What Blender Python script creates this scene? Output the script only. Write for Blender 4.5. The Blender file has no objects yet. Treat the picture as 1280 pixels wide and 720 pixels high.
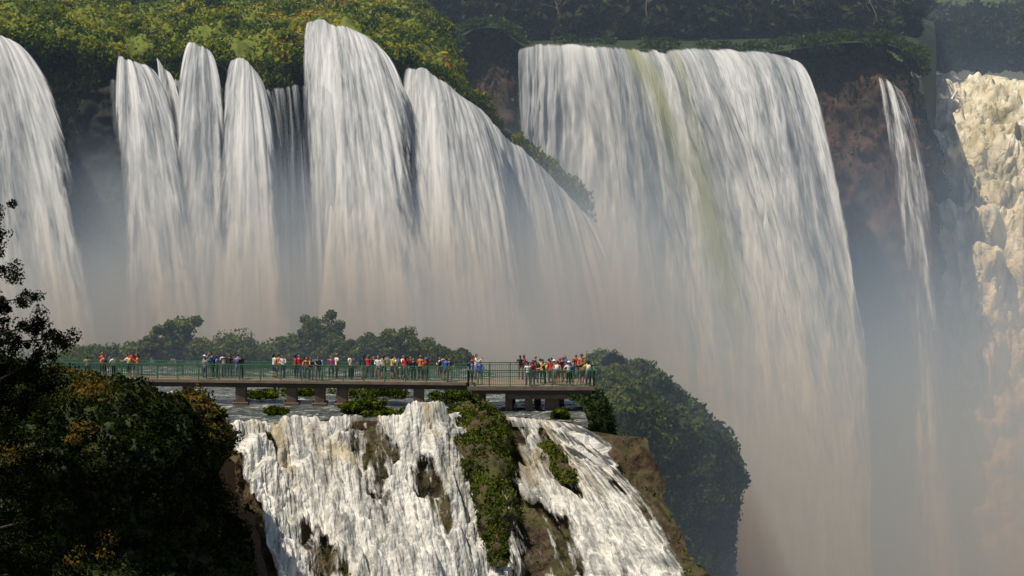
import bpy, math, numpy as np
from mathutils import Vector
rng=np.random.default_rng(7)
# ---------------------------------------------------------------- site frame
CZ=80.0; K=0.24/1280; PITCH=math.atan(420*K)
cp,sp=math.cos(PITCH),math.sin(PITCH)
def W(px,py,D):
    a=(px-640)*K; b=(360-py)*K
    dy=cp+b*sp; dz=-sp+b*cp; t=D/dy
    return np.array([a*t, D, CZ+dz*t])
RZ=CZ-32.2
def Wz(px,py,z):
    a=(px-640)*K; b=(360-py)*K
    dy=cp+b*sp; dz=-sp+b*cp; t=(z-CZ)/dz
    return np.array([a*t, dy*t, z])
# ---------------------------------------------------------------- noise
def _h(ix,iy,iz,s):
    n=(ix*73856093)^(iy*19349663)^(iz*83492791)^(s*2654435761)
    n&=0xffffffff; n=((n^(n>>13))*1274126177)&0xffffffff; n^=n>>16
    return (n&0xffffff)/float(0xffffff)
def vn(p,s=0):
    f=np.floor(p); i=f.astype(np.int64); w=p-f; w=w*w*(3-2*w)
    x,y,z=i[...,0],i[...,1],i[...,2]; r=0
    for a in (0,1):
        for b in (0,1):
            for c in (0,1):
                ww=(w[...,0] if a else 1-w[...,0])*(w[...,1] if b else 1-w[...,1])*(w[...,2] if c else 1-w[...,2])
                r=r+ww*_h(x+a,y+b,z+c,s)
    return r
def fbm(p,o=4,s=0):
    r=0;a=.5;t=0
    for k in range(o):
        r=r+a*vn(p*(2.03**k),s+k*17); t+=a; a*=.5
    return r/t*2-1
# ---------------------------------------------------------------- mesh helpers
def mesh_obj(name,V,F,mats,uv=None,attrs=None,smooth=True,midx=None):
    V=np.asarray(V,dtype=np.float32).reshape(-1,3); F=np.asarray(F,dtype=np.int32)
    n=F.shape[1]
    me=bpy.data.meshes.new(name)
    me.vertices.add(len(V)); me.vertices.foreach_set('co',V.ravel())
    me.loops.add(F.size); me.loops.foreach_set('vertex_index',F.ravel())
    me.polygons.add(len(F))
    me.polygons.foreach_set('loop_start',np.arange(0,F.size,n,dtype=np.int32))
    me.polygons.foreach_set('loop_total',np.full(len(F),n,dtype=np.int32))
    if not isinstance(mats,(list,tuple)): mats=[mats]
    for m in mats: me.materials.append(m)
    if midx is not None: me.polygons.foreach_set('material_index',np.asarray(midx,dtype=np.int32))
    me.update(calc_edges=True)
    me.polygons.foreach_set('use_smooth',np.full(len(F),smooth))
    if uv is not None:
        l=me.uv_layers.new(name='UVMap'); l.data.foreach_set('uv',np.asarray(uv,dtype=np.float32).reshape(-1,2)[F.ravel()].ravel())
    for k,a in (attrs or {}).items():
        at=me.attributes.new(k,'FLOAT','POINT'); at.data.foreach_set('value',np.asarray(a,dtype=np.float32).ravel())
    o=bpy.data.objects.new(name,me); bpy.context.collection.objects.link(o)
    return o
def cat(a,n):
    R=len(a); t=np.linspace(0,R-1,n); i=np.clip(np.floor(t).astype(int),0,R-2); f=(t-i)
    f=f.reshape((-1,)+(1,)*(a.ndim-1))
    p1=a[i];p2=a[i+1]
    p0=np.where((i>0).reshape(f.shape),a[np.maximum(i-1,0)],2*p1-p2)
    p3=np.where((i<R-2).reshape(f.shape),a[np.minimum(i+2,R-1)],2*p2-p1)
    return .5*((2*p1)+(-p0+p2)*f+(2*p0-5*p1+4*p2-p3)*f**2+(-p0+3*p1-3*p2+p3)*f**3)
def csurf(C,nv,nu):
    C=np.asarray(C,float); G=cat(C,nv); G=np.swapaxes(cat(np.swapaxes(G,0,1),nu),0,1); return G
def gnorm(G):
    dv=np.gradient(G,axis=0); du=np.gradient(G,axis=1)
    N=np.cross(du,-dv); N/=np.linalg.norm(N,axis=2,keepdims=True)+1e-9
    return N
def gfaces(nv,nu,wrap=False):
    i=np.arange(nv-1)[:,None]; j=np.arange(nu if wrap else nu-1)[None,:]
    j2=(j+1)%nu
    return np.stack([i*nu+j,(i+1)*nu+j,(i+1)*nu+j2,i*nu+j2],-1).reshape(-1,4)
def guv(G):
    u=np.concatenate([[0],np.cumsum(np.linalg.norm(np.diff(G[len(G)//3],axis=0),axis=1))])
    v=np.concatenate([np.zeros((1,G.shape[1])),np.cumsum(np.linalg.norm(np.diff(G,axis=0),axis=2),axis=0)])
    return np.stack([np.broadcast_to(u[None,:],v.shape),v],-1)
def sm(x,a,b):
    t=np.clip((x-a)/(b-a),0,1); return t*t*(3-2*t)
# ---------------------------------------------------------------- materials
def newmat(name):
    m=bpy.data.materials.new(name); m.use_nodes=True; nt=m.node_tree; nt.nodes.clear()
    return m,nt,nt.nodes,nt.links
def N(nt,t,**kw):
    n=nt.nodes.new(t)
    for k,v in kw.items(): setattr(n,k,v)
    return n
def ramp(nt,fac,stops):
    r=nt.nodes.new('ShaderNodeValToRGB'); e=r.color_ramp.elements
    while len(e)<len(stops): e.new(.5)
    for k,(p,c) in enumerate(stops):
        e[k].position=p; e[k].color=(*c,1) if len(c)==3 else c
    nt.links.new(fac,r.inputs['Fac']); return r.outputs['Color']
def noise(nt,vec,scale,det=4,rough=.6,dist=0,mul=None):
    if mul is not None:
        mp=nt.nodes.new('ShaderNodeMapping'); mp.inputs['Scale'].default_value=mul; nt.links.new(vec,mp.inputs['Vector']); vec=mp.outputs[0]
    n=nt.nodes.new('ShaderNodeTexNoise'); n.inputs['Scale'].default_value=scale; n.inputs['Detail'].default_value=det
    n.inputs['Roughness'].default_value=rough; n.inputs['Distortion'].default_value=dist
    if mul is not None and mul[2]==1 and scale==1: n.noise_dimensions='2D'
    nt.links.new(vec,n.inputs['Vector']); return n.outputs['Fac']
def math_(nt,op,a,b=None,c=None,clamp=False):
    n=nt.nodes.new('ShaderNodeMath'); n.operation=op; n.use_clamp=clamp
    for i,x in enumerate((a,b,c)):
        if x is None: continue
        if isinstance(x,(int,float)): n.inputs[i].default_value=x
        else: nt.links.new(x,n.inputs[i])
    return n.outputs[0]
def mixc(nt,f,a,b):
    n=nt.nodes.new('ShaderNodeMix'); n.data_type='RGBA'
    for s,x in ((0,f),(6,a),(7,b)):
        if isinstance(x,(int,float)): n.inputs[s].default_value=x
        elif isinstance(x,tuple): n.inputs[s].default_value=(*x,1)
        else: nt.links.new(x,n.inputs[s])
    return n.outputs[2]
def attr(nt,name):
    n=nt.nodes.new('ShaderNodeAttribute'); n.attribute_name=name; return n.outputs['Fac']

def water_mat(name,soft=3.0,su=1.1,sv=.06,band=.22,clot=(1.7,.16),white=(.80,.82,.84),shade=(.24,.27,.31),tintc=(.30,.32,.13),contrast=5.0,bump=0,bd=.5,opaque=False,det=4,wst=(.42,.23,.35)):
    m,nt,ns,L=newmat(name)
    uv=N(nt,'ShaderNodeUVMap').outputs[0]
    st=noise(nt,uv,1,det,.62,0,(su,sv,1))
    st2=noise(nt,uv,1,3,.68,.4,(clot[0],clot[1],1))
    bn=noise(nt,uv,1,1,.5,.4,(band,band*.07,1))
    mixn=math_(nt,'ADD',math_(nt,'MULTIPLY',st,wst[0]),math_(nt,'ADD',math_(nt,'MULTIPLY',st2,wst[1]),math_(nt,'MULTIPLY',bn,wst[2])))
    cov=attr(nt,'cover')
    fac=math_(nt,'MULTIPLY_ADD',math_(nt,'SUBTRACT',mixn,.5),-contrast,.62,clamp=True)
    col=mixc(nt,fac,shade,white)
    tn=math_(nt,'MULTIPLY',attr(nt,'tint'),math_(nt,'MULTIPLY_ADD',st,1.6,.2),clamp=True)
    col=mixc(nt,tn,col,tintc)
    bs=N(nt,'ShaderNodeBsdfDiffuse'); L.new(col,bs.inputs['Color'])
    if bump:
        bp=N(nt,'ShaderNodeBump'); bp.inputs['Strength'].default_value=bump; bp.inputs['Distance'].default_value=bd
        L.new(st2,bp.inputs['Height']); L.new(bp.outputs[0],bs.inputs['Normal'])
    tl=N(nt,'ShaderNodeBsdfTranslucent'); L.new(col,tl.inputs['Color'])
    mx=N(nt,'ShaderNodeMixShader'); mx.inputs[0].default_value=.2; L.new(bs.outputs[0],mx.inputs[1]); L.new(tl.outputs[0],mx.inputs[2])
    o=N(nt,'ShaderNodeOutputMaterial')
    if opaque: L.new(mx.outputs[0],o.inputs[0]); return m
    al=math_(nt,'MULTIPLY_ADD',math_(nt,'SUBTRACT',cov,mixn),soft*1.6,.5,clamp=True)
    tr=N(nt,'ShaderNodeBsdfTransparent'); m2=N(nt,'ShaderNodeMixShader'); L.new(al,m2.inputs[0]); L.new(tr.outputs[0],m2.inputs[1]); L.new(mx.outputs[0],m2.inputs[2])
    L.new(m2.outputs[0],o.inputs[0]); return m
def rock_mat(name,dark=(.018,.014,.011),light=(.09,.065,.045),moss=(.035,.05,.012),mossamt=.5,scale=.25):
    m,nt,ns,L=newmat(name)
    g=N(nt,'ShaderNodeNewGeometry'); p=g.outputs['Position']
    n1=noise(nt,p,scale,5,.7,.3,(1,1,.6)); n2=noise(nt,p,scale*5,3,.7); n3=noise(nt,p,scale*.6,3,.6)
    c=ramp(nt,n1,[(.35,dark),(.62,light),(.75,tuple(min(1,x*1.3) for x in light))])
    sx=N(nt,'ShaderNodeSeparateXYZ'); L.new(g.outputs['Normal'],sx.inputs[0])
    mf=math_(nt,'ADD',math_(nt,'MULTIPLY',sx.outputs['Z'],.45),math_(nt,'MULTIPLY_ADD',math_(nt,'ADD',n3,n2),1.6,-1.9+mossamt),clamp=True)
    mc=mixc(nt,n2,moss,tuple(x*2.2 for x in moss))
    c=mixc(nt,mf,c,mc)
    b=N(nt,'ShaderNodeBsdfPrincipled'); L.new(c,b.inputs['Base Color']); b.inputs['Roughness'].default_value=.8; b.inputs['Specular IOR Level'].default_value=.2
    bp=N(nt,'ShaderNodeBump'); bp.inputs['Strength'].default_value=.9; bp.inputs['Distance'].default_value=.5
    L.new(n1,bp.inputs['Height']); L.new(bp.outputs[0],b.inputs['Normal'])
    o=N(nt,'ShaderNodeOutputMaterial'); L.new(b.outputs[0],o.inputs[0]); return m
def leaf_mat(name,stops,trans=.25):
    m,nt,ns,L=newmat(name)
    c=ramp(nt,attr(nt,'col'),stops)
    d=N(nt,'ShaderNodeBsdfDiffuse'); L.new(c,d.inputs[0]); t=N(nt,'ShaderNodeBsdfTranslucent'); L.new(c,t.inputs[0])
    mx=N(nt,'ShaderNodeMixShader'); mx.inputs[0].default_value=trans; L.new(d.outputs[0],mx.inputs[1]); L.new(t.outputs[0],mx.inputs[2])
    o=N(nt,'ShaderNodeOutputMaterial'); L.new(mx.outputs[0],o.inputs[0]); return m
def plain(name,col,rough=.7,var=.25,scale=3,metal=0):
    m,nt,ns,L=newmat(name)
    tc=N(nt,'ShaderNodeTexCoord'); n=noise(nt,tc.outputs['Object'],scale,4,.65)
    c=ramp(nt,n,[(.3,tuple(x*(1-var) for x in col)),(.7,tuple(min(1,x*(1+var)) for x in col))])
    b=N(nt,'ShaderNodeBsdfPrincipled'); L.new(c,b.inputs['Base Color']); b.inputs['Roughness'].default_value=rough; b.inputs['Metallic'].default_value=metal
    o=N(nt,'ShaderNodeOutputMaterial'); L.new(b.outputs[0],o.inputs[0]); return m

M_fall=water_mat('falling_water',white=(.74,.75,.76),shade=(.20,.225,.25),contrast=5.0,clot=(2.2,.28),wst=(.40,.30,.30))
M_main=water_mat('main_falling_water',su=.55,sv=.022,band=.11,clot=(1.8,.22),white=(.64,.66,.68),shade=(.17,.20,.23),contrast=4.6,wst=(.40,.27,.33))
M_veil=water_mat('veil_water',soft=2.2,su=1.8,sv=.05,white=(.6,.63,.67),shade=(.2,.23,.27))
M_casc=water_mat('cascade_water',soft=3.6,su=1.2,sv=.13,band=.35,clot=(3.0,.9),white=(.88,.85,.79),shade=(.27,.28,.27),tintc=(.42,.33,.16),contrast=6.5,bump=.8,bd=.3,wst=(.38,.40,.22))
M_rap=water_mat('rapids_water',su=.35,sv=.30,band=.08,clot=(.9,.7),white=(.96,.91,.76),shade=(.52,.45,.26),tintc=(.20,.17,.06),contrast=6,bump=.9,bd=.7,opaque=True)
M_cliff=rock_mat('wet_basalt',dark=(.006,.006,.006),light=(.016,.014,.012),moss=(.008,.014,.005),mossamt=.3)
M_brown=rock_mat('brown_basalt',dark=(.016,.009,.006),light=(.085,.042,.025),moss=(.02,.025,.01),mossamt=.0)
M_lrock=rock_mat('mossy_basalt',dark=(.022,.015,.010),light=(.10,.065,.04),moss=(.035,.05,.010),mossamt=.20,scale=.6)
M_earth=rock_mat('overgrown_slope',dark=(.010,.010,.006),light=(.03,.027,.013),moss=(.018,.027,.008),mossamt=.8,scale=.3)
L_top=leaf_mat('plateau_leaves',[(0,(.016,.034,.005)),(.35,(.08,.13,.011)),(.65,(.27,.29,.022)),(.85,(.40,.33,.035)),(1,(.38,.17,.03))],.3)
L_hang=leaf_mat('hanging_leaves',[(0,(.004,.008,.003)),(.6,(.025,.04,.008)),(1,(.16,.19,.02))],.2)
L_isle=leaf_mat('island_leaves',[(0,(.012,.025,.008)),(.6,(.05,.08,.015)),(1,(.16,.18,.03))])
L_bush=leaf_mat('bush_leaves',[(0,(.03,.05,.012)),(.6,(.10,.13,.025)),(1,(.23,.23,.05))],.3)
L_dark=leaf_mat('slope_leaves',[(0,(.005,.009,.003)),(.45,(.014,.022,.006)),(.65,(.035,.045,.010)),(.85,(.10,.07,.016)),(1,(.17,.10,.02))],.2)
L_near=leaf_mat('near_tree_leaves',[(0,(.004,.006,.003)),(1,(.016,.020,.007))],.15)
L_forest=leaf_mat('forest_leaves',[(0,(.006,.010,.005)),(.6,(.022,.032,.010)),(1,(.07,.07,.024))],.15)
L_moss=leaf_mat('moss_leaves',[(0,(.015,.028,.005)),(.5,(.07,.10,.012)),(1,(.20,.21,.025))],.2)
M_bark=plain('bark',(.05,.04,.03),.9)
M_pale=plain('pale_bark',(.22,.20,.17),.9)

# ---------------------------------------------------------------- leaves
def leafmesh(name,P,Nn,size,mat,col,droop=0.0,asp=.5):
    n=len(P)
    a=rng.normal(size=(n,3)); a/=np.linalg.norm(a,axis=1,keepdims=True)
    nn=Nn*0.8+rng.normal(size=(n,3))*.6; nn/=np.linalg.norm(nn,axis=1,keepdims=True)
    t=np.cross(nn,a); t/=np.linalg.norm(t,axis=1,keepdims=True)
    if droop: t=t+np.array([0,0,-droop]); t/=np.linalg.norm(t,axis=1,keepdims=True)
    b=np.cross(nn,t); b/=np.linalg.norm(b,axis=1,keepdims=True)+1e-9
    s=(size*rng.uniform(.6,1.4,n))[:,None]
    V=np.stack([P-t*s*.5,P+b*s*.5*asp+nn*s*.08,P+t*s*.5,P-b*s*.5*asp+nn*s*.08],1).reshape(-1,3)
    F=np.arange(4*n).reshape(-1,4)
    return mesh_obj(name,V,F,mat,attrs={'col':np.repeat(np.clip(col,0,1),4)},smooth=False)
def scatter(G,n,mask=None,wrap=False):
    nv,nu=G.shape[:2]
    Nn=gnorm(G)
    A=np.linalg.norm(np.cross(G[1:,:-1]-G[:-1,:-1],G[:-1,1:]-G[:-1,:-1]),axis=2)
    if mask is not None: A=A*mask[:-1,:-1]
    p=A.ravel()/A.sum(); k=rng.choice(len(p),size=n,p=p); i=k//(nu-1); j=k%(nu-1)
    f=rng.random((n,1)); g=rng.random((n,1))
    P=(G[i,j]*(1-f)+G[i+1,j]*f)*(1-g)+(G[i,j+1]*(1-f)+G[i+1,j+1]*f)*g
    return P,Nn[i,j]
def clumps(centers,radii,per,flat=1.0):
    P=[];Q=[]
    for c,r in zip(centers,radii):
        d=rng.normal(size=(per,3)); d/=np.linalg.norm(d,axis=1,keepdims=True)
        rr=r*rng.random((per,1))**.4
        P.append(c+d*rr*np.array([1,1,flat])); Q.append(d)
    return np.concatenate(P),np.concatenate(Q)
def tube(pts,rad,seg=8):
    pts=np.asarray(pts,float); V=[];
    for i,p in enumerate(pts):
        d=pts[min(i+1,len(pts)-1)]-pts[max(i-1,0)]; d/=np.linalg.norm(d)+1e-9
        a=np.cross(d,[.3,.9,.1]); a/=np.linalg.norm(a); b=np.cross(d,a)
        th=np.linspace(0,2*np.pi,seg,endpoint=False)[:,None]
        V.append(p+rad[i]*(np.cos(th)*a+np.sin(th)*b))
    V=np.concatenate(V); return V,gfaces(len(pts),seg,True)
def merge(parts):
    V=[];F=[];o=0
    for v,f in parts: V.append(v);F.append(f+o);o+=len(v)
    return np.concatenate(V),np.concatenate(F)
def parent(o,p): o.parent=p
def empty(name,loc=(0,0,0)):
    e=bpy.data.objects.new(name,None); e.location=loc; bpy.context.collection.objects.link(e); return e

def treeobj(name,base,H,crown_r,crown_h,nclump,per,lsize,mat,bark,limbs=6,seed=0,colshift=0):
    base=np.array(base,float)
    e=empty(name)
    parts=[]; top=base+np.array([0,0,H-crown_h*.4])
    n=6; pts=[base+(top-base)*k/(n-1)+np.append(rng.normal(size=2)*.04*H*(k>0),0) for k in range(n)]
    parts.append(tube(pts,np.linspace(H*.035,H*.012,n)))
    cc=base+np.array([0,0,H-crown_h*.5]); C=[]
    for k in range(limbs):
        an=k*2.4+rng.random(); st=pts[2+k%3]
        en=cc+np.array([math.cos(an)*crown_r*.75,math.sin(an)*crown_r*.75,rng.uniform(-.25,.35)*crown_h])
        mid=(st+en)/2+np.array([0,0,.08*H]); parts.append(tube([st,mid,en],[H*.014,H*.009,H*.004],6)); C.append(en)
    V,F=merge(parts); t=mesh_obj('trunk_and_limbs',V,F,bark); parent(t,e)
    d=rng.normal(size=(nclump,3)); d/=np.linalg.norm(d,axis=1,keepdims=True)
    C=cc+d*np.array([crown_r,crown_r,crown_h*.5])*(rng.random((nclump,1))**.45)
    r=rng.uniform(.16,.34,nclump)*crown_r
    P,Q=clumps(C,r,per,.8)
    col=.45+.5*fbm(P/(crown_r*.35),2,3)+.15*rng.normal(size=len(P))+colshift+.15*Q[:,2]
    l=leafmesh('leaves',P,Q,lsize,mat,col); parent(l,e); return e

# ---------------------------------------------------------------- falls
def fall(name,cols,nv,nu,mat,cover=.75,edge=(.25,.25),tend=1.3,disp=.5,tint=None,pw=.6,freq=.7,botcover=0):
    cols=np.array(cols,float); C=cat(cols,nu)
    T=np.array([W(*c[:3]) for c in C]); B=np.array([W(*c[3:6]) for c in C])
    s=np.linspace(0,1,nv)[:,None,None]; t=(s**1.25)*tend
    G=np.empty((nv,nu,3)); tt=np.broadcast_to(t,(nv,nu,1))[...,0]
    for k in (0,1): G[...,k]=T[None,:,k]+(B-T)[None,:,k]*tt**pw
    G[...,2]=T[None,:,2]+(B-T)[None,:,2]*tt
    UV=guv(G)+np.array([rng.uniform(0,200),0]); Nn=gnorm(G)
    q=np.stack([UV[...,0]*freq,UV[...,1]*.03,np.zeros_like(tt)],-1)
    d=fbm(q,4,5)*disp*sm(tt,-.02,.2)
    q2=np.stack([UV[...,0]*2.0,UV[...,1]*.2,np.zeros_like(tt)],-1); d=d+fbm(q2,3,9)*disp*.25*sm(tt,-.02,.1)
    G=G+Nn*d[...,None]
    G[...,2]+=(fbm(np.stack([UV[...,0]*.5,0*tt,0*tt+3],-1),3,15)*.30*(1-sm(tt,0,.15)))
    u=np.linspace(0,1,nu)[None,:]; g=.22+.78*sm(tt,0,.55)
    em=np.minimum(sm(u/g,-.001,edge[0]),sm((1-u)/g,-.001,edge[1]))
    cv=cover*em*.85+cover*.15*(np.minimum(sm(u,-.001,.04),sm(1-u,-.001,.04)))
    cv=cv+botcover*tt*np.minimum(sm(u,0,.15),sm(1-u,0,.15))
    cv=cv*sm(tt,-.01,.012)
    tn=np.zeros_like(tt) if tint is None else tint(u,tt,UV)
    return mesh_obj(name,G,gfaces(nv,nu),mat,uv=UV,attrs={'cover':cv,'tint':tn})

# -- upper-left cliff
rx=[-120,-40,20,80,130,170,215,250,300,350,385,430,470,510,550,600,660,720]
ry=[38,40,48,52,66,74,72,60,82,80,60,50,66,72,95,140,195,260]
rd=[378,377,376,376,376,376,377,378,377,379,385,388,386,386,388,391,396,402]
def cliff(rx,ry,rd,yb,lean,nv,nu,amp,push=2.0,f=.16):
    rows=[]
    for k,t in enumerate([0,.06,.3,.65,1.0]):
        rows.append([W(x,y+(yb-y)*t,d+push-lean*t+(0 if k else 1.0)) for x,y,d in zip(rx,ry,rd)])
    G=csurf(rows,nv,nu); Nn=gnorm(G)
    q=G*np.array([f,f,f*.45]); d=fbm(q,5,21)*amp+np.abs(fbm(G*np.array([.5,.5,.9]),3,4))*amp*.5
    t=np.linspace(0,1,nv)[:,None]
    return G+Nn*(d*sm(t,0,.05))[...,None]
Gc=cliff(rx,ry,rd,560,12,150,420,2.6)
mesh_obj('rock_cliff',Gc,gfaces(*Gc.shape[:2]),M_cliff)
# -- plateau top behind the rim
rows=[[W(x,y,d+2.5) for x,y,d in zip(rx,ry,rd)]]
rows.append([W(min(x,555+(x-550)*.45) if x>550 else x,y-14,d+9) for x,y,d in zip(rx,ry,rd)])
rows.append([W(min(x,540+(x-550)*.05) if x>540 else x,min(y,90)*.35+2,d+30) for x,y,d in zip(rx,ry,rd)])
rows.append([W(x*.9 if x<480 else 432+(x-480)*.15,min(y,70)*.1-14,d+75) for x,y,d in zip(rx,ry,rd)])
rows.append([W(x*.8 if x<480 else 384+(x-480)*.1,-10,d+140) for x,y,d in zip(rx,ry,rd)])
rows=rows[::-1]
Gp=csurf(rows,110,420)
tt=np.linspace(1,0,110)[:,None]
Gp[...,2]+=(fbm(Gp*.16,4,31)*2.2+np.abs(fbm(Gp*.45,3,33))*2.0)*sm(tt,0,.1)
mesh_obj('plateau_ground',Gp,gfaces(*Gp.shape[:2]),rock_mat('plateau_soil',dark=(.04,.035,.01),light=(.10,.08,.02),moss=(.08,.10,.012),mossamt=.9))
xpx=np.interp(np.linspace(0,1,420),np.linspace(0,1,len(rx)),rx)
ch=np.ones(420)
for a,b in ((-40,20),(152,186),(238,262),(292,318),(384,462),(515,548)):
    ch*=1-.9*((xpx>a)&(xpx<b))
mk=np.ones((110,420)); mk[80:]*=ch[None,:]
P,Q=scatter(Gp,80000,mk); P=P+Q*rng.random((len(P),1))*.5
col=.46+.85*fbm(P*.16,3,41)+.15*rng.normal(size=len(P))
leafmesh('plateau_grass',P,Q,.55,L_top,col,droop=-.3)
C,_=scatter(Gp,400,mk); C[:,2]+=.5
r=rng.uniform(.6,1.8,len(C)); P,Q=clumps(C,r,170,.75)
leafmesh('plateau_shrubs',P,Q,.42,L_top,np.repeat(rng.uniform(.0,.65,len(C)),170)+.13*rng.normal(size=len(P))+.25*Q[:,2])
# hanging vegetation on the rim
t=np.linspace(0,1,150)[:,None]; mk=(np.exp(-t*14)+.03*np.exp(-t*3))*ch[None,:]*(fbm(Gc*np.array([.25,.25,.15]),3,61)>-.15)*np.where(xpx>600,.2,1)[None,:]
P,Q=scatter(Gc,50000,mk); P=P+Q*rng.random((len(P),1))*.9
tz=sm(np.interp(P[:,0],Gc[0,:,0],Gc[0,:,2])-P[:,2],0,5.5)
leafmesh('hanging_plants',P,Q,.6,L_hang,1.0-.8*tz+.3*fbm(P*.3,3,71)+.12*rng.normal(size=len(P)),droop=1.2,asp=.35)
C,_=scatter(Gc,360,(t<.045)*np.maximum(ch,.22)[None,:]*(xpx<600)[None,:]*1.0+1e-9); C[:,1]-=1.6*rng.random(len(C)); r=rng.uniform(.35,1.3,len(C)); P,Q=clumps(C,r,130,1.3)
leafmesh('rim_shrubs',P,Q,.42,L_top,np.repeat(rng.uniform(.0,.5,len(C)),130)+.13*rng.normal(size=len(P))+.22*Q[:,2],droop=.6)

# -- individual falls over the left cliff
m=M_fall
fall('waterfall',[(-120,38,375,-110,450,361),(-40,40,374,20,450,360),(-5,44,374,95,450,359),(20,56,374,190,450,360)],160,160,m,.84,(.0001,.5))
fall('waterfall',[(146,68,374,115,450,361),(165,73,374,210,450,360),(188,84,374,300,450,361)],160,110,m,.76,(.5,.6),botcover=.1)
fall('waterfall',[(194,72,375,208,450,362),(212,90,374,272,450,362)],150,50,m,.60,(.45,.45),botcover=.1)
fall('waterfall',[(235,50,376,185,450,362),(250,54,376,250,450,361),(266,66,375,325,450,362)],160,90,m,.74,(.5,.5),botcover=.1)
fall('waterfall',[(289,71,375,240,450,361),(306,76,375,310,450,360),(325,100,375,395,450,361)],160,100,m,.78,(.5,.55),botcover=.1)
fall('waterfall',[(382,24,386,350,450,366),(412,27,386,425,450,364),(446,38,385,510,450,363),(474,60,383,615,450,364)],170,170,m,.84,(.35,.5))
fall('waterfall',[(505,82,384,465,450,368),(540,90,384,560,450,366),(575,118,384,635,450,366),(606,142,386,705,450,369)],160,150,m,.80,(.35,.4))
fall('waterfall',[(585,130,388,570,460,370),(640,176,390,680,470,372),(700,235,396,770,500,378),(735,275,398,840,520,382)],150,150,m,.74,(.35,.45))
fall('waterfall_veil',[(130,95,374.5,130,450,363.5),(230,100,375,235,450,363.5),(330,110,375,345,450,363.5),(420,100,380,440,450,366),(520,100,385,530,450,369)],140,260,M_veil,.38,(.1,.1),disp=.7,botcover=.32)

# -- main fall
def mt(u,t,UV):
    c=.36+.26*t**.65; w=np.exp(-((u-c)/(.035+.03*t))**2)*(1.0-.5*t)
    c2=.52; w=w+.35*np.exp(-((u-c2)/.03)**2)*(1-t)
    w=w*(.55+.45*fbm(np.stack([UV[...,0]*.5,UV[...,1]*.05,0*t+2],-1),3,6))*1.4
    return np.clip(w,0,.7)
fall('main_waterfall',[(645,58,450,640,720,440),(700,54,450,715,720,436),(760,57,446,805,720,428),(810,63,443,905,720,421),(850,60,440,970,720,415),(900,61,438,1035,720,409),(950,64,436,1080,720,405),(1003,76,434,1122,720,402)],260,520,M_main,.82,(.06,.12),tend=1.25,disp=3.0,tint=mt,freq=.16)
# rock backing the main fall
rx2=[540,580,620,660,720,780,840,900,960,1010,1060,1105,1140,1152,1160,1170]
ry2=[95,45,36,60,58,62,66,66,66,60,54,56,70,100,150,200]
rd2=[458,456,455,456,456,452,448,445,442,440,438,437,438,444,456,475]
rows=[]
bxs=[560,590,625,660,725,805,905,1030,1090,1125,1160,1190,1215,1225,1235,1250]
for k,t in enumerate([0,.05,.25,.6,1.3]):
    rows.append([W(x+(xb-x)*t**.6 if x>600 else x,y+(720-y)*t,d+3-22*t) for x,y,d,xb in zip(rx2,ry2,rd2,bxs)])
G2=csurf(rows,170,420); N2=gnorm(G2); t=np.linspace(0,1,170)[:,None]
G2=G2+N2*((fbm(G2*np.array([.16,.16,.07]),5,81)*3.2+np.abs(fbm(G2*.5,3,82))*1.2)*sm(t,0,.04)-1.7)[...,None]
mesh_obj('rock_cliff',G2,gfaces(*G2.shape[:2]),M_brown)
fall('waterfall',[(1094,92,434,1125,720,412),(1106,95,434,1180,720,411),(1122,108,434,1240,720,413)],170,90,m,.50,(.5,.5),tend=1.25,disp=.8,botcover=.08)
fall('waterfall_veil',[(985,75,438,1085,720,413),(1050,75,437,1150,720,415),(1130,80,436,1215,720,416)],150,150,M_veil,.14,(.2,.2),tend=1.25,botcover=.36)
# top of that cliff
x2=np.interp(np.linspace(0,1,420),np.linspace(0,1,16),rx2)
rows=[[W(x*.97+30,18,d+190) for x,d in zip(rx2,rd2)],[W(x,30+.1*y,d+70) for x,y,d in zip(rx2,ry2,rd2)],[W(x,y-6 if y<90 else y-30,d+14) for x,y,d in zip(rx2,ry2,rd2)],[W(x,y,d+2) for x,y,d in zip(rx2,ry2,rd2)]]
Gu=csurf(rows,60,420)
mesh_obj('upper_bank',Gu+np.array([0,0,.05]),gfaces(60,420),M_earth)
msk=np.zeros((60,420)); 
for a,b,w in ((545,655,1),(1000,1152,1),(808,840,.8),(700,760,.2),(860,990,.15)): msk[:]+=w*((x2>a)&(x2<b))[None,:]
msk[:35]*=.0
C,_=scatter(Gu,230,msk); r=rng.uniform(.5,1.7,len(C)); P,Q=clumps(C,r,150,.7)
leafmesh('cliff_shrubs',P,Q,.45,L_isle,.4+.4*fbm(P*.25,2,51)+.2*rng.normal(size=len(P)))
mk=np.exp(-t*12)*((x2<660)|(x2>985))[None,:]
P,Q=scatter(G2,14000,mk); leafmesh('cliff_plants',P+Q*.3,Q,.5,L_forest,.75+.3*rng.normal(size=len(P)),droop=.8)

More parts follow.
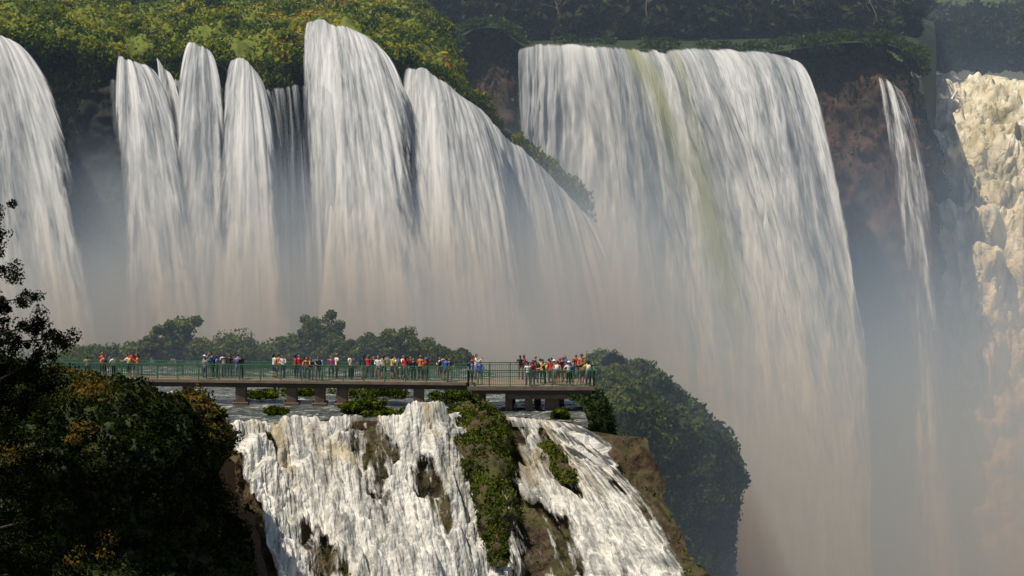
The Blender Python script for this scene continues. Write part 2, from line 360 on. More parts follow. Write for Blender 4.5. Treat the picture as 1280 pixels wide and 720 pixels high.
# -- rapids on the right
def R(y,D,x0=1110): return [W(x,y+dy,D+dd) for x,dy,dd in ((x0,0,4),(x0+60,0,1),(1230,2,0),(1290,4,0),(1380,6,-2),(1500,8,-4))]
rows=[R(106,600),R(114,560),R(136,520),R(170,500),R(190,476),R(240,468,1120),R(278,450,1130),R(400,440,1150),R(560,432,1180),R(760,426,1200),R(950,424,1200)]
Gr=csurf(rows,360,300); Nr=gnorm(Gr)
UV=guv(Gr); t=np.linspace(0,1,360)[:,None]; Z0=0*UV[...,0]
b1=fbm(np.stack([UV[...,0]*.16,UV[...,1]*.10,Z0],-1),4,91)
b2=np.abs(fbm(np.stack([UV[...,0]*.40,UV[...,1]*.25,Z0],-1),4,92))
st_=(UV[...,1]/9+1.1*b1)%1.0; st_=sm(st_,0,.35)*(1-sm(st_,.35,1))
d=(b1*2.4+st_*2.2+b2*3.0)*(.25+.75*sm(t,.02,.22))
Gr=Gr+Nr*(d*(1-.5*sm(t,.6,.9)))[...,None]
tn=np.clip((.55-st_)*1.2+fbm(np.stack([UV[...,0]*.2,UV[...,1]*.12,Z0+4],-1),4,95)*1.6-b2,0,.9)*(1-sm(t,.55,.8))
mesh_obj('river_rapids',Gr,gfaces(360,300),M_rap,uv=UV,attrs={'cover':np.full((360,300),1.4),'tint':tn})

# -- ground sheets
def sheet(name,x0,x1,y0,y1,z,mat):
    return mesh_obj(name,[(x0,y0,z),(x1,y0,z),(x1,y1,z),(x0,y1,z)],[(0,1,2,3)],mat)
sheet('gorge_river',-2500,2500,-500,640,0,plain('gorge_water',(.10,.11,.10),.35,.4,.05))
M_soil=rock_mat('forest_floor',dark=(.02,.02,.008),light=(.05,.04,.02),mossamt=.9)
sheet('ground',-4000,4000,610,6000,CZ-16.5,M_soil)
# -- forest on the far bank
P=[];Q=[];cols=[]
for k in range(620):
    D=rng.uniform(0,1)**1.5*150; px=rng.uniform(430,1330); h=rng.uniform(6,11)
    left=px<1140
    if left:
        D=482+D; g=CZ-9.9-(D-482)*.01
        if k%3==0: h=rng.uniform(2.5,5); D=478+rng.uniform(0,5)
    else:
        D=600+D*.6; g=CZ-17.3
        if k%3==0: h=rng.uniform(3,6); D=598+rng.uniform(0,5)
    x=(px-640)*K*D
    n=11; c=np.array([x,D,g+h*.55])
    d=rng.normal(size=(n,3)); d/=np.linalg.norm(d,axis=1,keepdims=True)
    cc=c+d*np.array([h*.34,h*.34,h*.42])*rng.random((n,1))**.4
    p,q=clumps(cc,rng.uniform(.10,.2,n)*h,34,.8); P.append(p);Q.append(q); cols.append(np.full(len(p),rng.uniform(.05,.85)))
P=np.concatenate(P);Q=np.concatenate(Q);cols=np.concatenate(cols)
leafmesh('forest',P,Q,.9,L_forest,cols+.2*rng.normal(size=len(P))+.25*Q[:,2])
parts=[]
for k in range(22):
    px=rng.uniform(560,1130); D=rng.uniform(478,500); x=(px-640)*K*D; h=rng.uniform(4,8); b=np.array([x,D,CZ-10.2])
    tp=b+np.array([rng.normal()*1.2,0,h]); parts.append(tube([b,(b+tp)/2+np.array([rng.normal()*.4,0,0]),tp],[.10,.08,.03],6))
    for j in range(3): 
        s=b+(tp-b)*rng.uniform(.5,.9); parts.append(tube([s,s+np.array([rng.normal()*.8,0,rng.uniform(.5,1)]),s+np.array([rng.normal()*1.4,0,rng.uniform(1.2,2)])],[.045,.03,.012],5))
V,F=merge(parts); mesh_obj('forest_trunks',V,F,M_pale)
# ---------------------------------------------------------------- middle tier river, lower falls
xs=[-200,-60,80,180,285,350,420,480,540,600,640,690,735]
lipy=[540,540,540,540,535,529,527,526,524,521,522,526,533]
lip=[Wz(x,y,RZ) for x,y in zip(xs,lipy)]
def brow(f,xr): 
    return [np.array([(x-640)*K*f if x<500 else (500+(x-500)*(xr-500)/235-640)*K*f,f+(0 if x<500 else -.02*(x-500)),RZ]) for x in xs]
rows=[brow(346,560),brow(338,590),brow(324,640),brow(310,715)]+[[p+np.array([0,5,0]) for p in lip],lip]
Gm=csurf(rows,220,360)
Gm[...,2]+=fbm(Gm*np.array([.35,.8,1]),4,101)*.22+np.abs(fbm(Gm*np.array([1.2,2.5,1]),3,102))*.14
def river_mat():
    m,nt,ns,L=newmat('shallow_river')
    g=N(nt,'ShaderNodeNewGeometry'); p=g.outputs['Position']
    n=noise(nt,p,1,6,.7,.6,(.35,1.1,1)); n2=noise(nt,p,1,5,.7,.6,(1.3,3.0,1))
    f=math_(nt,'ADD',math_(nt,'MULTIPLY',n,.55),math_(nt,'MULTIPLY',n2,.45))
    c=ramp(nt,f,[(.42,(.035,.04,.03)),(.54,(.10,.11,.10)),(.63,(.50,.51,.50))])
    b=N(nt,'ShaderNodeBsdfPrincipled'); L.new(c,b.inputs['Base Color']); b.inputs['Roughness'].default_value=.25
    bp=N(nt,'ShaderNodeBump'); bp.inputs['Strength'].default_value=.8; bp.inputs['Distance'].default_value=.2; L.new(f,bp.inputs['Height']); L.new(bp.outputs[0],b.inputs['Normal'])
    o=N(nt,'ShaderNodeOutputMaterial'); L.new(b.outputs[0],o.inputs[0]); return m
mesh_obj('river',Gm,gfaces(220,360),river_mat())
cx=[ [280,345,420,480,540,600,640,690,738],
     [284,349,422,482,543,605,645,700,752],
     [296,362,432,490,552,614,655,722,786],
     [308,378,444,502,565,622,668,748,822],
     [322,396,458,520,580,634,682,772,850],
     [336,414,474,540,598,648,700,796,884],
     [352,440,500,570,625,670,730,835,935] ]
cy=[ [535,529,527,526,524,521,522,526,533],
     [548,541,540,539,538,535,535,538,546],
     [590,582,580,578,578,576,574,576,588],
     [640,632,628,628,626,624,620,622,630],
     [690,682,680,680,676,672,668,670,678],
     [750,744,740,740,736,732,730,730,740],
     [880,880,880,880,880,880,880,880,880] ]
dd=[None,-1.3,-3.6,-7,-11,-14.5,-20]
rows=[]
for r_,(X,Y) in enumerate(zip(cx,cy)):
    rows.append([Wz(x,y,RZ) if r_==0 else W(x,y,Wz(x0,y0,RZ)[1]+dd[r_]) for x,y,x0,y0 in zip(X,Y,cx[0],cy[0])])
nV,nU=500,640
Gl=csurf(rows,nV,nU); Nl=gnorm(Gl); UV=guv(Gl); t=np.linspace(0,1,nV)[:,None]
Z0=0*UV[...,0]
big=fbm(np.stack([UV[...,0]*.26,UV[...,1]*.08,Z0],-1),3,111)
med=fbm(np.stack([UV[...,0]*.75,UV[...,1]*.16+1.0*big,Z0],-1),3,112)
sdrop=UV[...,1]/3.4+1.5*big+.7*med
led=sdrop%1.0; led=sm(led,0,.3)*(1-sm(led,.3,1.0))
strand=np.abs(fbm(np.stack([UV[...,0]*2.2,UV[...,1]*.26,Z0],-1),3,113))
foam=np.abs(fbm(np.stack([UV[...,0]*3.0,UV[...,1]*1.6,Z0],-1),4,114))
fade=sm(t,0,.14)
dw=(big*1.8+med*.8+led*.70)*fade
fine=(strand*.42+foam*.20)*(.25+.75*fade)
cover=.97-.55*sm(fbm(np.stack([UV[...,0]*.5,UV[...,1]*.13,Z0+5],-1),4,115),.08,.45)*(.35+.65*fade)-.10*sm(led,.5,0)
u=np.linspace(0,1,nU)[None,:]
cover=cover*np.minimum(sm(u,-.02,.03),sm(1-u,-.02,.06))
tn=np.clip(fbm(np.stack([UV[...,0]*.7,UV[...,1]*.2,Z0+9],-1),4,116)*1.3-.1,0,.7)*(1-sm(t,.3,.6))+.3*(1-sm(t,0,.06))
mesh_obj('lower_waterfall',Gl+Nl*(dw+fine)[...,None],gfaces(nV,nU),M_casc,uv=UV,attrs={'cover':cover,'tint':tn})
rk=fbm(Gl*np.array([.35,.35,.3]),5,117)*1.2
edge_in=(1-sm(1-u,0,.10))*2.5
Grk=Gl+Nl*((dw*.8-.75)+rk*fade-edge_in)[...,None]
mesh_obj('lower_cliff',Grk,gfaces(nV,nU),M_lrock)
msk=sm(dw*-.2-.65+rk-fine+.25,0,.3)*1.0+.001
P,Q=scatter(Grk,10000,msk); leafmesh('cascade_moss',P+Q*.1,Q,.24,L_moss,.4+.25*rng.normal(size=len(P)),droop=.5)

# ---------------------------------------------------------------- ring hills
def hill(name,levels,D,depth,mat,nv,nu,amp,f,seed,leaf=None,nleaf=0,ls=.4,cb=.45,droop=.2,maskf=None,lean=0,cf=2.5,ca=.5):
    lv=[]; th=np.linspace(0,2*np.pi,25)[:-1]+math.pi/2; y0=levels[0][0]
    for k,(y,xl,xr,*e) in enumerate(levels):
        dp=(e[0] if e else depth); Dk=D-lean*(y-y0)
        a=W((xl+xr)/2,y,Dk); hw=abs(W(xr,y,Dk)[0]-a[0])
        lv.append([np.array([a[0]+hw*math.sin(x-math.pi/2),a[1]+dp*math.cos(x-math.pi/2),a[2]]) for x in th])
    lv=np.array(lv); lv=np.concatenate([lv,lv[:,:1]],1)
    G=csurf(lv,nv,nu)
    Nn=gnorm(G)
    c=G.mean(axis=1,keepdims=True); s=np.sign(((G-c)*Nn).sum(-1).mean()); Nn=Nn*s
    d=fbm(G*f,5,seed)*amp+np.abs(fbm(G*f*3,3,seed+1))*amp*.5
    d[:,-1]=d[:,0]; G=G+Nn*d[...,None]; G[:,-1]=G[:,0]
    o=mesh_obj(name,G.reshape(-1,3),gfaces(nv,nu),mat)
    if leaf:
        mk=None
        if maskf: mk=maskf(G)
        P,Q=scatter(G,nleaf,mk); Q=Q*s
        P=P+Q*rng.random((len(P),1))*ls*.8
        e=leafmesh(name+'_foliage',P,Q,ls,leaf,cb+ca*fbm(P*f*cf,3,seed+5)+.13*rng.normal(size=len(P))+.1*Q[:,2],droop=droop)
        parent(e,o)
    return o,G
hill('island_cliff',[(460,752,782,1),(466,735,812,5),(480,716,842,8),(505,705,872,10),(540,700,896,11),(580,705,911,12),(640,715,905,12),(720,730,912,12),(1000,700,960,14)],336,12,M_earth,140,260,2.8,.2,200,L_isle,60000,.42,.55,.4,ca=.8)
hill('island_rock',[(484,700,722,1),(492,698,745,3),(515,696,760,4),(560,696,768,5),(620,700,775,5),(800,700,790,6)],311,5,M_earth,90,160,1.0,.35,210,L_isle,16000,.32,.12,.6)
patch=lambda G:.15+1.0*(fbm(G*.9,3,77)>-.05)
hill('mossy_rock',[(506,588,602,.3),(512,566,620,1.2),(530,560,634,1.7),(560,566,638,1.9),(600,588,640,1.9),(640,602,638,1.8),(670,610,634,1.5),(705,616,630,1.0)],294.6,2,M_lrock,110,120,.9,.55,220,L_moss,9000,.26,.38,.9,patch,lean=.074)
hill('mossy_rock',[(546,682,690,.3),(552,672,706,.8),(566,676,716,1),(584,692,720,.9),(604,706,718,.5)],292,1.2,M_lrock,50,80,.5,.8,230,L_moss,2400,.24,.5,.6,patch,lean=.08)
hill('mossy_rock',[(530,702,716,.3),(536,698,728,.8),(552,714,742,.9),(575,732,748,.6)],293.0,1.2,M_lrock,50,80,.5,.8,235,L_moss,2000,.24,.5,.6,patch,lean=.06)
hill('mossy_rock',[(556,412,424,.3),(568,410,434,.8),(610,420,444,1.1),(670,424,448,1.1),(730,434,450,1)],292,1,M_lrock,60,80,.6,.8,240,L_moss,2600,.24,.3,.7,patch,lean=.080)
hill('mossy_rock',[(566,460,470,.3),(575,458,476,.7),(610,466,480,.9),(650,476,486,.7)],291.3,.7,M_lrock,50,60,.4,.8,245,L_moss,1000,.24,.35,.7,patch,lean=.080)
# foreground slope at left
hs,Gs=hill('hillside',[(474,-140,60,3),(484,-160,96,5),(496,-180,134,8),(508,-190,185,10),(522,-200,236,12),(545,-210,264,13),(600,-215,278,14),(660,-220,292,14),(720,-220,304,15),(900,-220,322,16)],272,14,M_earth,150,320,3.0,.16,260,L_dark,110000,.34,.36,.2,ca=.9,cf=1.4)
mk=np.zeros(Gs.shape[:2]); mk[20:120]=1
C,_=scatter(Gs,260,mk); r=rng.uniform(.35,1.5,len(C)); P,Q=clumps(C,r,240,.85)
wx=W(130,560,262)[0]
base=.28+.6*fbm(C*.2,2,263)+rng.uniform(-.12,.12,len(C))+.65*np.exp(-((C[:,0]-wx)/3.2)**2)*rng.random(len(C))
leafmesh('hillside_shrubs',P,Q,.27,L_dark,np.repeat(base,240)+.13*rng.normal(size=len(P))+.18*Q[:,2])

# bushes behind the walkway
for (x,y,D,w,h) in ((222,452,332,36,66),(195,455,334,24,40),(248,455,333,24,34),(405,452,331,36,66),(372,455,334,28,40),(300,455,338,60,34),(350,456,336,34,30),(462,452,330,24,34),(505,454,328,40,42),(540,456,330,24,26),(578,456,322,16,20),(150,455,338,44,26),(430,456,329,30,32),(275,456,330,20,22),(560,456,333,30,20),(100,456,336,40,22)):
    b=Wz(x,y+2,RZ); rr=w*K*b[1]*.75; hh=h*K*b[1]
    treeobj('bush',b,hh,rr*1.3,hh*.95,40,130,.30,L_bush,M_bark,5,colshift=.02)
for (x,y,w,h) in ((440,518,16,16),(462,520,26,22),(490,522,22,10),(345,517,16,8),(265,520,18,9),(560,520,14,7),(700,523,14,12),(575,500,40,10),(470,496,50,14),(380,494,40,10),(330,498,26,8)):
    b=Wz(x,y,RZ); rr=w*K*b[1]; hh=h*K*b[1]
    treeobj('grass_tuft',b,hh,rr,hh*1.1,26,110,.24,L_moss,M_bark,4,colshift=-.12)

# near tree at the left edge
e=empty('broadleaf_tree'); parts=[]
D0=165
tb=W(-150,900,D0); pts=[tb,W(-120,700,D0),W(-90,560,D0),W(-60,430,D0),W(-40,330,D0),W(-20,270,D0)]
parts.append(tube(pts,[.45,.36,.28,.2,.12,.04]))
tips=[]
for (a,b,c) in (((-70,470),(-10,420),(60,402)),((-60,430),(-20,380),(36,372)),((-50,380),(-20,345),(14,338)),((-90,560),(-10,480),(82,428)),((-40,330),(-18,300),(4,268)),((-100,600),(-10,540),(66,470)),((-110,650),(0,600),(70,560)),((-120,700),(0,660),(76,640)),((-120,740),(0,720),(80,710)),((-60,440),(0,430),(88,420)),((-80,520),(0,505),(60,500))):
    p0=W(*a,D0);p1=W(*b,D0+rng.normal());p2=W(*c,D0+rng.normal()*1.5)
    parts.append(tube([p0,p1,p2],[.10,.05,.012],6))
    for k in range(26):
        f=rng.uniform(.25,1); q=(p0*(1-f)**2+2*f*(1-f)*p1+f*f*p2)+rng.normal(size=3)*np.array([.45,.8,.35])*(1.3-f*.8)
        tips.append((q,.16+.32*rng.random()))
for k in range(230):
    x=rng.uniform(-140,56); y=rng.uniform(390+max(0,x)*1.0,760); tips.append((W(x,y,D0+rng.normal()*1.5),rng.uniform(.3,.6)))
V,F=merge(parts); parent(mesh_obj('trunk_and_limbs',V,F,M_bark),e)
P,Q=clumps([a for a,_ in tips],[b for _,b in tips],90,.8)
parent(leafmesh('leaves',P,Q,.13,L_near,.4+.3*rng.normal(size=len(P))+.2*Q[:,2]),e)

# ---------------------------------------------------------------- walkway
M_conc=plain('weathered_concrete',(.13,.09,.06),.85,.35,1.2)
M_deck=plain('deck_slab',(.20,.15,.11),.85,.3,1.5)
M_rail=plain('green_paint',(.06,.16,.08),.5,.2,4)
M_steel=plain('dark_steel',(.05,.04,.03),.6,.3,2)
ZD=CZ-30.43
def box(c,s,rot=0.0):
    c=np.array(c,float); s=np.array(s)/2
    v=np.array([[x,y,z] for z in (-1,1) for y in (-1,1) for x in (-1,1)])*s
    ca,sa=math.cos(rot),math.sin(rot); v=np.stack([v[:,0]*ca-v[:,1]*sa,v[:,0]*sa+v[:,1]*ca,v[:,2]],1)+c
    f=np.array([[0,2,3,1],[4,5,7,6],[0,1,5,4],[2,6,7,3],[0,4,6,2],[1,3,7,5]]); return v,f
def seg_box(a,b,w,h):
    a=np.array(a,float);b=np.array(b,float);d=b-a; L=np.linalg.norm(d[:2]); return box((a+b)/2,(L,w,h),math.atan2(d[1],d[0]))
wk=empty('walkway')
A=np.array([W(20,480,304.5)[0],305.5]); B=np.array([W(585,480,301)[0],302.0]); 
u=(B-A)/np.linalg.norm(B-A); nrm=np.array([u[1],-u[0]])
hwid=1.1
def wp(s,o,z): p=A+u*s+nrm*o; return np.array([p[0],p[1],z])
Ltot=np.linalg.norm(B-A)
deck=[seg_box(wp(0,0,ZD-.09),wp(Ltot,0,ZD-.09),2*hwid+.2,.18)]
px0,px1=B[0],W(744,480,298)[0]; py0,py1=298.2,304.2
deck.append(box(((px0+px1)/2,(py0+py1)/2,ZD-.13),(px1-px0,py1-py0,.26)))
V,F=merge(deck); parent(mesh_obj('deck',V,F,M_deck,smooth=False),wk)
bm=[]
for o in (-.8,.8): bm.append(seg_box(wp(0,o,ZD-.35),wp(Ltot,o,ZD-.35),.22,.34))
for yy in (py0+.5,(py0+py1)/2,py1-.5): bm.append(box(((px0+px1)/2,yy,ZD-.41),(px1-px0-.6,.28,.30)))
V,F=merge(bm); parent(mesh_obj('girders',V,F,M_steel,smooth=False),wk)
cols=[]
for X in (234,301,365,400,428,524):
    x=W(X,490,302.8)[0]; s=(x-A[0])/u[0]
    wd=.75
    cols.append(box(wp(s,.1,(ZD-.52+RZ-.8)/2),(wd,1.7,ZD-.52-RZ+.8)))
    cols.append(box(wp(s,.1,RZ+.05),(wd+.35,2.1,.3)))
for X,yy,wd in ((603,301,.5),(636,299.2,.5),(661,299.0,.55),(672,302.5,.5),(690,299.3,1.0),(700,302.5,.6),(640,302.8,.5)):
    x=W(X,490,yy)[0]; cols.append(box((x,yy,(ZD-.562+RZ-1.2)/2),(wd,.6,ZD-.562-RZ+1.2)))
cols.append(box((W(672,500,299.6)[0],300.4,ZD-.75),(W(705,500,299)[0]-W(630,500,299)[0],3.6,.36)))
V,F=merge(cols); o=mesh_obj('columns',V,F,M_conc,smooth=False); parent(o,wk)
bv=o.modifiers.new('b','BEVEL'); bv.width=.04
rl=[]
def rail(a,b):
    a=np.array(a,float);b=np.array(b,float);d=b-a;L=np.linalg.norm(d)
    if L<.2:return
    for z,w,h in ((1.12,.08,.07),(.98,.035,.035),(.12,.04,.04)):
        rl.append(seg_box([a[0],a[1],ZD+z],[b[0],b[1],ZD+z],w,h))
    n=max(1,int(round(L/1.5)))
    for k in range(n+1):
        p=a+d*k/n; rl.append(box((p[0],p[1],ZD+.56),(.08,.08,1.13)))
    n=max(1,int(L/.13))
    for k in range(n):
        p=a+d*(k+.5)/n; rl.append(box((p[0],p[1],ZD+.55),(.032,.03,.86)))
rail(wp(0,hwid,0)[:2],[px0,wp(Ltot,hwid,0)[1]]); rail(wp(0,-hwid,0)[:2],[px0,wp(Ltot,-hwid,0)[1]])
rail([px0,wp(Ltot,hwid,0)[1]-.05],[px0+.05,py0+.08]); rail([px0+.05,py0+.08],[px1-.08,py0+.08]); rail([px1-.08,py0+.08],[px1-.08,py1-.08]); rail([px1-.08,py1-.08],[px0+.05,py1-.08]); rail([px0+.05,py1-.08],[px0,wp(Ltot,-hwid,0)[1]])
V,F=merge(rl); parent(mesh_obj('railing',V,F,M_rail,smooth=False),wk)

# ---------------------------------------------------------------- people
def person_mesh(idx,pose):
    v=[];e=[];r=[];lab=[]
    def add(p,rad,par,l):
        v.append(p); r.append(rad if isinstance(rad,tuple) else (rad,rad)); lab.append(l)
        if par is not None: e.append((par,len(v)-1))
        return len(v)-1
    lean=pose.get('lean',0.0)
    def L(p):
        x,y,z=p; h=max(0,z-.93); return (x,y-h*math.sin(lean),.93+h*math.cos(lean) if z>.93 else z)
    pel=add((0,0,.94),(.155,.115),None,'P')
    sp1=add(L((0,0,1.10)),(.135,.10),pel,'S'); ch=add(L((0,0,1.28)),(.165,.11),sp1,'S'); nb=add(L((0,.0,1.43)),(.09,.08),ch,'S'); nk=add(L((0,-.005,1.50)),.052,nb,'K'); add(L((0,-.012,1.56)),.052,nk,'K')
    hands=[]
    for s,arm in ((-1,pose['l']),(1,pose['r'])):
        sh=add(L((s*.17,0,1.40)),.062,ch,'S')
        shp=np.array(L((s*.19,0,1.39)))
        el=shp+np.array([s*arm[0][0],arm[0][1],arm[0][2]]); wr=el+np.array([s*arm[1][0],arm[1][1],arm[1][2]])
        m1=(shp*.45+el*.55); a=add(tuple(m1),.048,sh,'S'); b=add(tuple(el),.042,a,'A'); m2=el*.5+wr*.5; c=add(tuple(m2),.038,b,'A'); d=add(tuple(wr),.026,c,'A')
        dr=(wr-el)/np.linalg.norm(wr-el); pm=wr+dr*.06; add(tuple(pm),(.040,.020),d,'A'); hands.append((pm,dr,s))
        st=pose.get('stance',.09); fw=pose.get('step',0)*s
        hp=add((s*.095,0,.87),.10,pel,'P'); tm=add((s*(.10+st*.1),-.01-fw*.2,.67),.082,hp,'P'); kn=add((s*(.10+st*.15),-.015-fw*.5,.48),.062,tm,'P')
        cf=add((s*(.10+st*.2),.012-fw*.4,.33),.056,kn,'C'); an=add((s*(.10+st*.25),.02-fw*.3,.085),.038,cf,'C'); add((s*(.115+st*.3),-.12-fw*.3,.035),.036,an,'F')
    me=bpy.data.meshes.new('tmp'); me.from_pydata(v,e,[]); ob=bpy.data.objects.new('tmp',me); bpy.context.collection.objects.link(ob)
    md=ob.modifiers.new('s','SKIN'); 
    for i,sv in enumerate(me.skin_vertices[0].data): sv.radius=r[i]; sv.use_root=(i==0)
    ob.modifiers.new('d','SUBSURF').levels=1
    dg=bpy.context.evaluated_depsgraph_get(); em=ob.evaluated_get(dg).to_mesh()
    BV=np.array([q.co[:] for q in em.vertices]); BF=[list(p.vertices) for p in em.polygons]; ob.evaluated_get(dg).to_mesh_clear(); bpy.data.objects.remove(ob)
    V=list(map(tuple,BV)); F=[];M=[]
    va=np.array(v)
    segs=[(va[a],va[b],lab[b]) for a,b in e]
    short=pose.get('shorts',False); ls=pose.get('long',False)
    for f in BF:
        c=BV[f].mean(0); best=9;bl='S'
        for a,b,l in segs:
            d=b-a; t_=np.clip(((c-a)@d)/(d@d),0,1); q=np.linalg.norm(c-a-d*t_)
            if q<best: best=q;bl=l
        mi={'S':1,'P':2,'K':0,'A':1 if ls else 0,'C':0 if short else 2,'F':4}[bl]
        if c[2]<.10: mi=4
        F.append(f); M.append(mi)
    hc=np.array(L((0,-.02,1.62))); n1,n2=16,14; st=len(V); hf=pose.get('hairlen',.0)
    for i in range(n2+1):
        ph=math.pi*i/n2
        for j in range(n1):
            th=2*math.pi*j/n1; x=math.sin(ph)*math.sin(th); y=-math.sin(ph)*math.cos(th); z=math.cos(ph)
            X=x*.078;Y=y*.096;Z=z*.118
            if z<-.2: X*=1-.3*(-z-.2); Y*=(1-.12*(-z-.2)) if y<0 else (1-.35*(-z-.2))
            if y<-.85 and -.25<z<.12 : Y-=.020*(1-abs(x)*3) if abs(x)<.3 else 0
            if .3<abs(x)<.55 and y<-.6 and .05<z<.3: Y+=.008
            if abs(x)>.95 and -.25<z<.25: X*=1.16
            V.append((hc[0]+X,hc[1]+Y,hc[2]+Z))
    for i in range(n2):
        for j in range(n1):
            f=[st+i*n1+j,st+(i+1)*n1+j,st+(i+1)*n1+(j+1)%n1,st+i*n1+(j+1)%n1]
            c=(np.array(V[f[0]])+np.array(V[f[2]]))/2-hc
            hair = c[2]>.055 or (c[1]>.01 and c[2]>-.06-hf)
            if (not hair) and c[1]<-.07 and .008<c[2]<.026 and .015<abs(c[0])<.045: M.append(3)
            elif (not hair) and c[1]<-.06 and -.06<c[2]<-.045 and abs(c[0])<.03: M.append(3)
            else: M.append(3 if hair else 0)
            F.append(f)
    def addpart(VV,FF,mi):
        s0=len(V); V.extend(map(tuple,VV)); 
        for f in FF: F.append([int(k)+s0 for k in f]); M.append(mi)
    if hf>0:
        a,b=tube([hc+[0,.05,.02],hc+[0,.085,-.09],hc+[0,.085,-.16-hf]],[.075,.07,.03],8); addpart(a,b,3)
    if pose.get('hat'):
        a,b=tube([hc+[0,0,.035],hc+[0,-.0,.05],hc+[0,0,.052],hc+[0,0,.10],hc+[0,0,.135]],[.13,.15,.09,.088,.03],12); addpart(a,b,5)
    if pose.get('bag'):
        p=np.array(L((0,.17,1.24))); a,b=tube([p+[0,0,-.22],p+[0,.0,-.19],p,p+[0,0,.16],p+[0,-.02,.2]],[.03,.14,.15,.12,.03],10); a[:,1]=p[1]+(a[:,1]-p[1])*.6; addpart(a,b,5)
    for pm,dr,s in hands:
        ax=np.cross(dr,[0,1,0.2]); ax/=np.linalg.norm(ax); cu=np.cross(ax,dr)
        for k,ln in enumerate((.062,.072,.067,.052)):
            b0=pm+dr*.035+ax*(k-1.5)*.018; b1=b0+dr*ln*.55+cu*ln*.12; b2=b1+dr*ln*.35+cu*ln*.4
            a,b=tube([b0,b1,b2],[.009,.0085,.006],5); addpart(a,b,0)
        b0=pm-ax*.03; b1=b0-ax*.022+dr*.03; b2=b1+dr*.028+cu*.01; a,b=tube([b0,b1,b2],[.011,.010,.007],5); addpart(a,b,0)
    if pose.get('cam'):
        c=(hands[0][0]+hands[1][0])/2; a,b=box(c+hands[0][1]*.04,(.13,.05,.09)); addpart(a,b,4)
    me=bpy.data.meshes.new('person_mesh'); me.from_pydata(V,[],F)
    for k in range(6): me.materials.append(None)
    me.polygons.foreach_set('material_index',M); me.polygons.foreach_set('use_smooth',[True]*len(F)); me.update(); return me
DN=((.05,.02,-.27),(.02,-.05,-.24)); CAM=((.03,-.16,-.20),(-.12,-.20,.18)); REST=((.06,-.18,-.20),(-.02,-.24,-.02)); UP=((.12,-.10,.20),(.0,-.10,.24)); HIP=((.16,.05,-.22),(-.14,-.10,-.10)); PT=((.10,-.24,-.03),(.05,-.25,.05)); FOLD=((.05,-.05,-.26),(-.20,-.15,.04))
poses=[dict(l=DN,r=DN,step=.06),dict(l=CAM,r=CAM,cam=True,long=True),dict(l=REST,r=REST,lean=.18,bag=True),dict(l=DN,r=CAM,hairlen=.12,shorts=True),dict(l=HIP,r=DN,hat=True),dict(l=PT,r=DN,step=.05,hairlen=.10,long=True),dict(l=FOLD,r=FOLD,stance=.2,long=True),dict(l=DN,r=UP,shorts=True,hat=True),dict(l=DN,r=HIP,bag=True,shorts=True,step=.12),dict(l=REST,r=DN,lean=.1,hairlen=.14)]
pm=[person_mesh(i,p) for i,p in enumerate(poses)]
def cloth(n,c): return plain(n,c,.85,.12,8)
skins=[cloth('skin_light',(.48,.29,.20)),cloth('skin_tan',(.34,.19,.12)),cloth('skin_brown',(.16,.08,.05))]
hairs=[cloth('hair_black',(.012,.010,.009)),cloth('hair_brown',(.05,.028,.015)),cloth('hair_fair',(.25,.16,.07))]
sh={'w':(.78,.78,.77),'r':(.60,.035,.03),'o':(.75,.20,.04),'b':(.03,.12,.50),'c':(.05,.33,.60),'k':(.02,.02,.022),'g':(.22,.22,.23),'y':(.70,.50,.06),'p':(.55,.14,.28),'n':(.03,.04,.10),'e':(.06,.20,.09),'t':(.40,.30,.20)}
shm={k:cloth('cloth_'+k,v) for k,v in sh.items()}
pants=[shm['n'],shm['k'],cloth('denim',(.06,.09,.17)),cloth('khaki',(.30,.24,.16)),shm['k'],shm['g']]
shoes=cloth('shoes',(.06,.05,.05))
lst=[(108,'t'),(122,'r'),(127,'o'),(141,'w'),(156,'w'),(160,'r'),(167,'o'),(252,'c'),(257,'g'),(263,'b'),(270,'c'),(276,'w'),(284,'k'),(297,'p'),(302,'k'),
(340,'w'),(346,'o'),(351,'w'),(367,'r'),(372,'r'),(379,'n'),(385,'o'),(390,'k'),(399,'n'),(404,'b'),(412,'p'),(419,'w'),(437,'w'),(439,'g'),(453,'n'),(459,'r'),(466,'k'),(473,'w'),(478,'t'),
(489,'y'),(494,'w'),(503,'w'),(507,'r'),(512,'k'),(517,'n'),(524,'o'),(530,'k'),(533,'r'),(548,'k'),(553,'w'),(559,'b'),(562,'n'),(590,'b'),(595,'w'),(600,'b'),
(651,'k'),(655,'p'),(660,'w'),(666,'r'),(669,'k'),(674,'c'),(678,'y'),(681,'n'),(686,'k'),(689,'r'),(693,'w'),(697,'o'),(700,'k'),(704,'p'),(707,'b'),(711,'w'),(714,'b'),(717,'c'),(720,'r'),(724,'k'),(727,'o'),(731,'n'),(735,'y'),(738,'r'),(740,'k')]
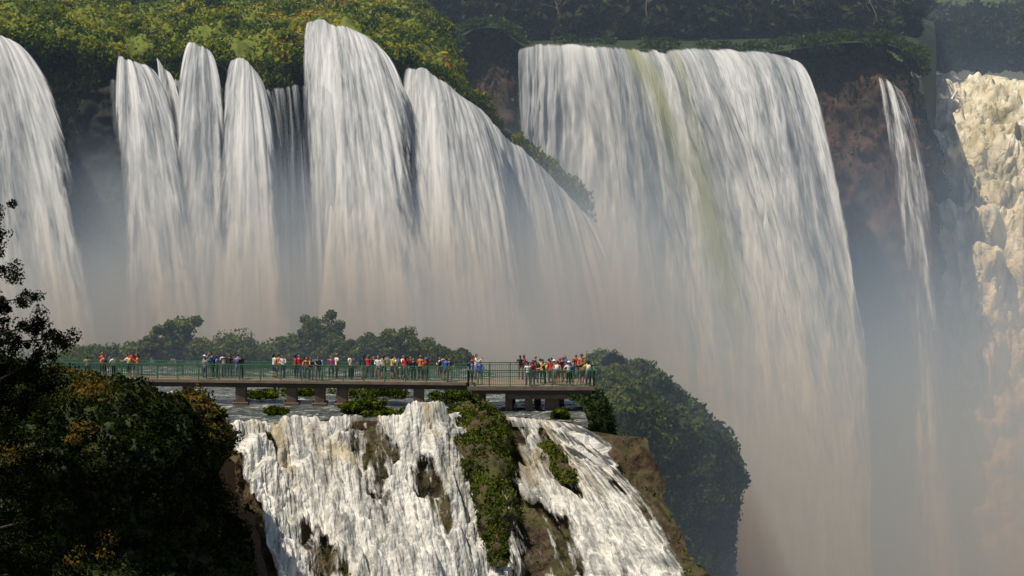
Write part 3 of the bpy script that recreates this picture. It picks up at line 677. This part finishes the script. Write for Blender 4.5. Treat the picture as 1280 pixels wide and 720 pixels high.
for i,(X,c) in enumerate(lst):
    plat=X>586
    if plat:
        yy=rng.choice([py0+.5,py0+1.3,py0+2.2,py0+3.2,py1-.6])+rng.uniform(-.2,.2)
        x=W(X,470,yy)[0]; x=min(x,px1-.45)
    else:
        s=(W(X,470,303)[0]-A[0])/u[0]; off=rng.choice([-.72,-.72,.0,.6])+rng.uniform(-.08,.08); q=wp(s,off,0); x,yy=q[0],q[1]
    k=int(rng.integers(len(pm)))
    o=bpy.data.objects.new('person',pm[k]); bpy.context.collection.objects.link(o)
    o.location=(x,yy,ZD+.003); yaw=rng.choice([math.pi,math.pi,math.pi*.6,-math.pi*.6,0,.5])+rng.normal()*.35
    o.rotation_euler=(0,0,yaw); s=rng.uniform(.93,1.06); o.scale=(s*1.06,s*1.06,s)
    ms=[skins[int(rng.choice([0,0,1,1,2]))],shm[c],pants[int(rng.integers(6))],hairs[int(rng.choice([0,0,1,1,2]))],shoes,shm[str(rng.choice(list('wkrbyn')))]]
    for j,mm in enumerate(ms): o.material_slots[j].link='OBJECT'; o.material_slots[j].material=mm

# ---------------------------------------------------------------- spray / mist in the gorge
def mistmat(name,build,color):
    m,nt,ns,Lk=newmat(name)
    g=N(nt,'ShaderNodeNewGeometry'); p=g.outputs['Position']
    sx=N(nt,'ShaderNodeSeparateXYZ'); Lk.new(p,sx.inputs[0])
    def mr(v,a,b,c,d):
        n=N(nt,'ShaderNodeMapRange'); n.interpolation_type='SMOOTHSTEP'
        for s_,x_ in zip((1,2,3,4),(a,b,c,d)): n.inputs[s_].default_value=x_
        Lk.new(v,n.inputs[0]); return n.outputs[0]
    den=build(nt,sx,p,mr)
    vs=N(nt,'ShaderNodeVolumeScatter'); vs.inputs['Color'].default_value=(*color,1); vs.inputs['Anisotropy'].default_value=0.0
    Lk.new(den,vs.inputs['Density'])
    o=N(nt,'ShaderNodeOutputMaterial'); Lk.new(vs.outputs[0],o.inputs['Volume']); return m
def gorge(nt,sx,p,mr):
    nz=noise(nt,p,.035,1,.5)
    zz=math_(nt,'ADD',sx.outputs['Z'],math_(nt,'MULTIPLY_ADD',nz,-28,14))
    zf=mr(zz,72,22,0,1); yf=mr(sx.outputs['Y'],306,362,.22,1)
    den=math_(nt,'MULTIPLY',math_(nt,'MULTIPLY',math_(nt,'POWER',zf,1.7),.046),yf)
    return math_(nt,'ADD',den,.0008)
def plunge(nt,sx,p,mr):
    nz=noise(nt,p,.085,1,.5)
    zz=math_(nt,'ADD',sx.outputs['Z'],math_(nt,'MULTIPLY_ADD',nz,-18,9))
    zf=mr(zz,67,44,0,1); yf=mr(sx.outputs['Y'],336,350,0,1); xf=mr(sx.outputs['X'],0,18,1,0)
    return math_(nt,'MULTIPLY',math_(nt,'MULTIPLY',math_(nt,'POWER',zf,1.8),.14),math_(nt,'MULTIPLY',xf,yf))
mist=empty('mist')
v,f=box((20,475,55),(330,334,120)); o=mesh_obj('gorge_mist',v,f,mistmat('gorge_mist',gorge,(.53,.71,.97)),smooth=False); parent(o,mist)
v,f=box((-26,362,48),(88,48,38)); o=mesh_obj('plunge_spray',v,f,mistmat('plunge_spray',plunge,(.67,.81,1.0)),smooth=False); parent(o,mist)

# ---------------------------------------------------------------- light, sky, camera
S=Vector((-.39,-.19,.90)).normalized()
sd=bpy.data.lights.new('sun','SUN'); sd.energy=4.7; sd.angle=math.radians(.5); sd.color=(1,.91,.76)
so=bpy.data.objects.new('sun',sd); bpy.context.collection.objects.link(so); so.rotation_euler=S.to_track_quat('Z','Y').to_euler()
w=bpy.data.worlds.new('World'); bpy.context.scene.world=w; w.use_nodes=True; nt=w.node_tree
sk=nt.nodes.new('ShaderNodeTexSky'); sk.sky_type='NISHITA'; sk.sun_disc=False; sk.sun_elevation=math.asin(S.z); sk.sun_rotation=math.atan2(S.x,S.y)
nt.links.new(sk.outputs[0],nt.nodes['Background'].inputs[0]); nt.nodes['Background'].inputs[1].default_value=.065
c=bpy.data.cameras.new('camera'); c.lens=150; c.sensor_width=36; c.clip_start=1; c.clip_end=12000
co=bpy.data.objects.new('camera',c); bpy.context.collection.objects.link(co); co.location=(0,0,CZ); co.rotation_euler=(math.pi/2-PITCH,0,0)
bpy.context.scene.camera=co
bpy.context.scene.view_settings.view_transform='Standard'; bpy.context.scene.view_settings.look='None'
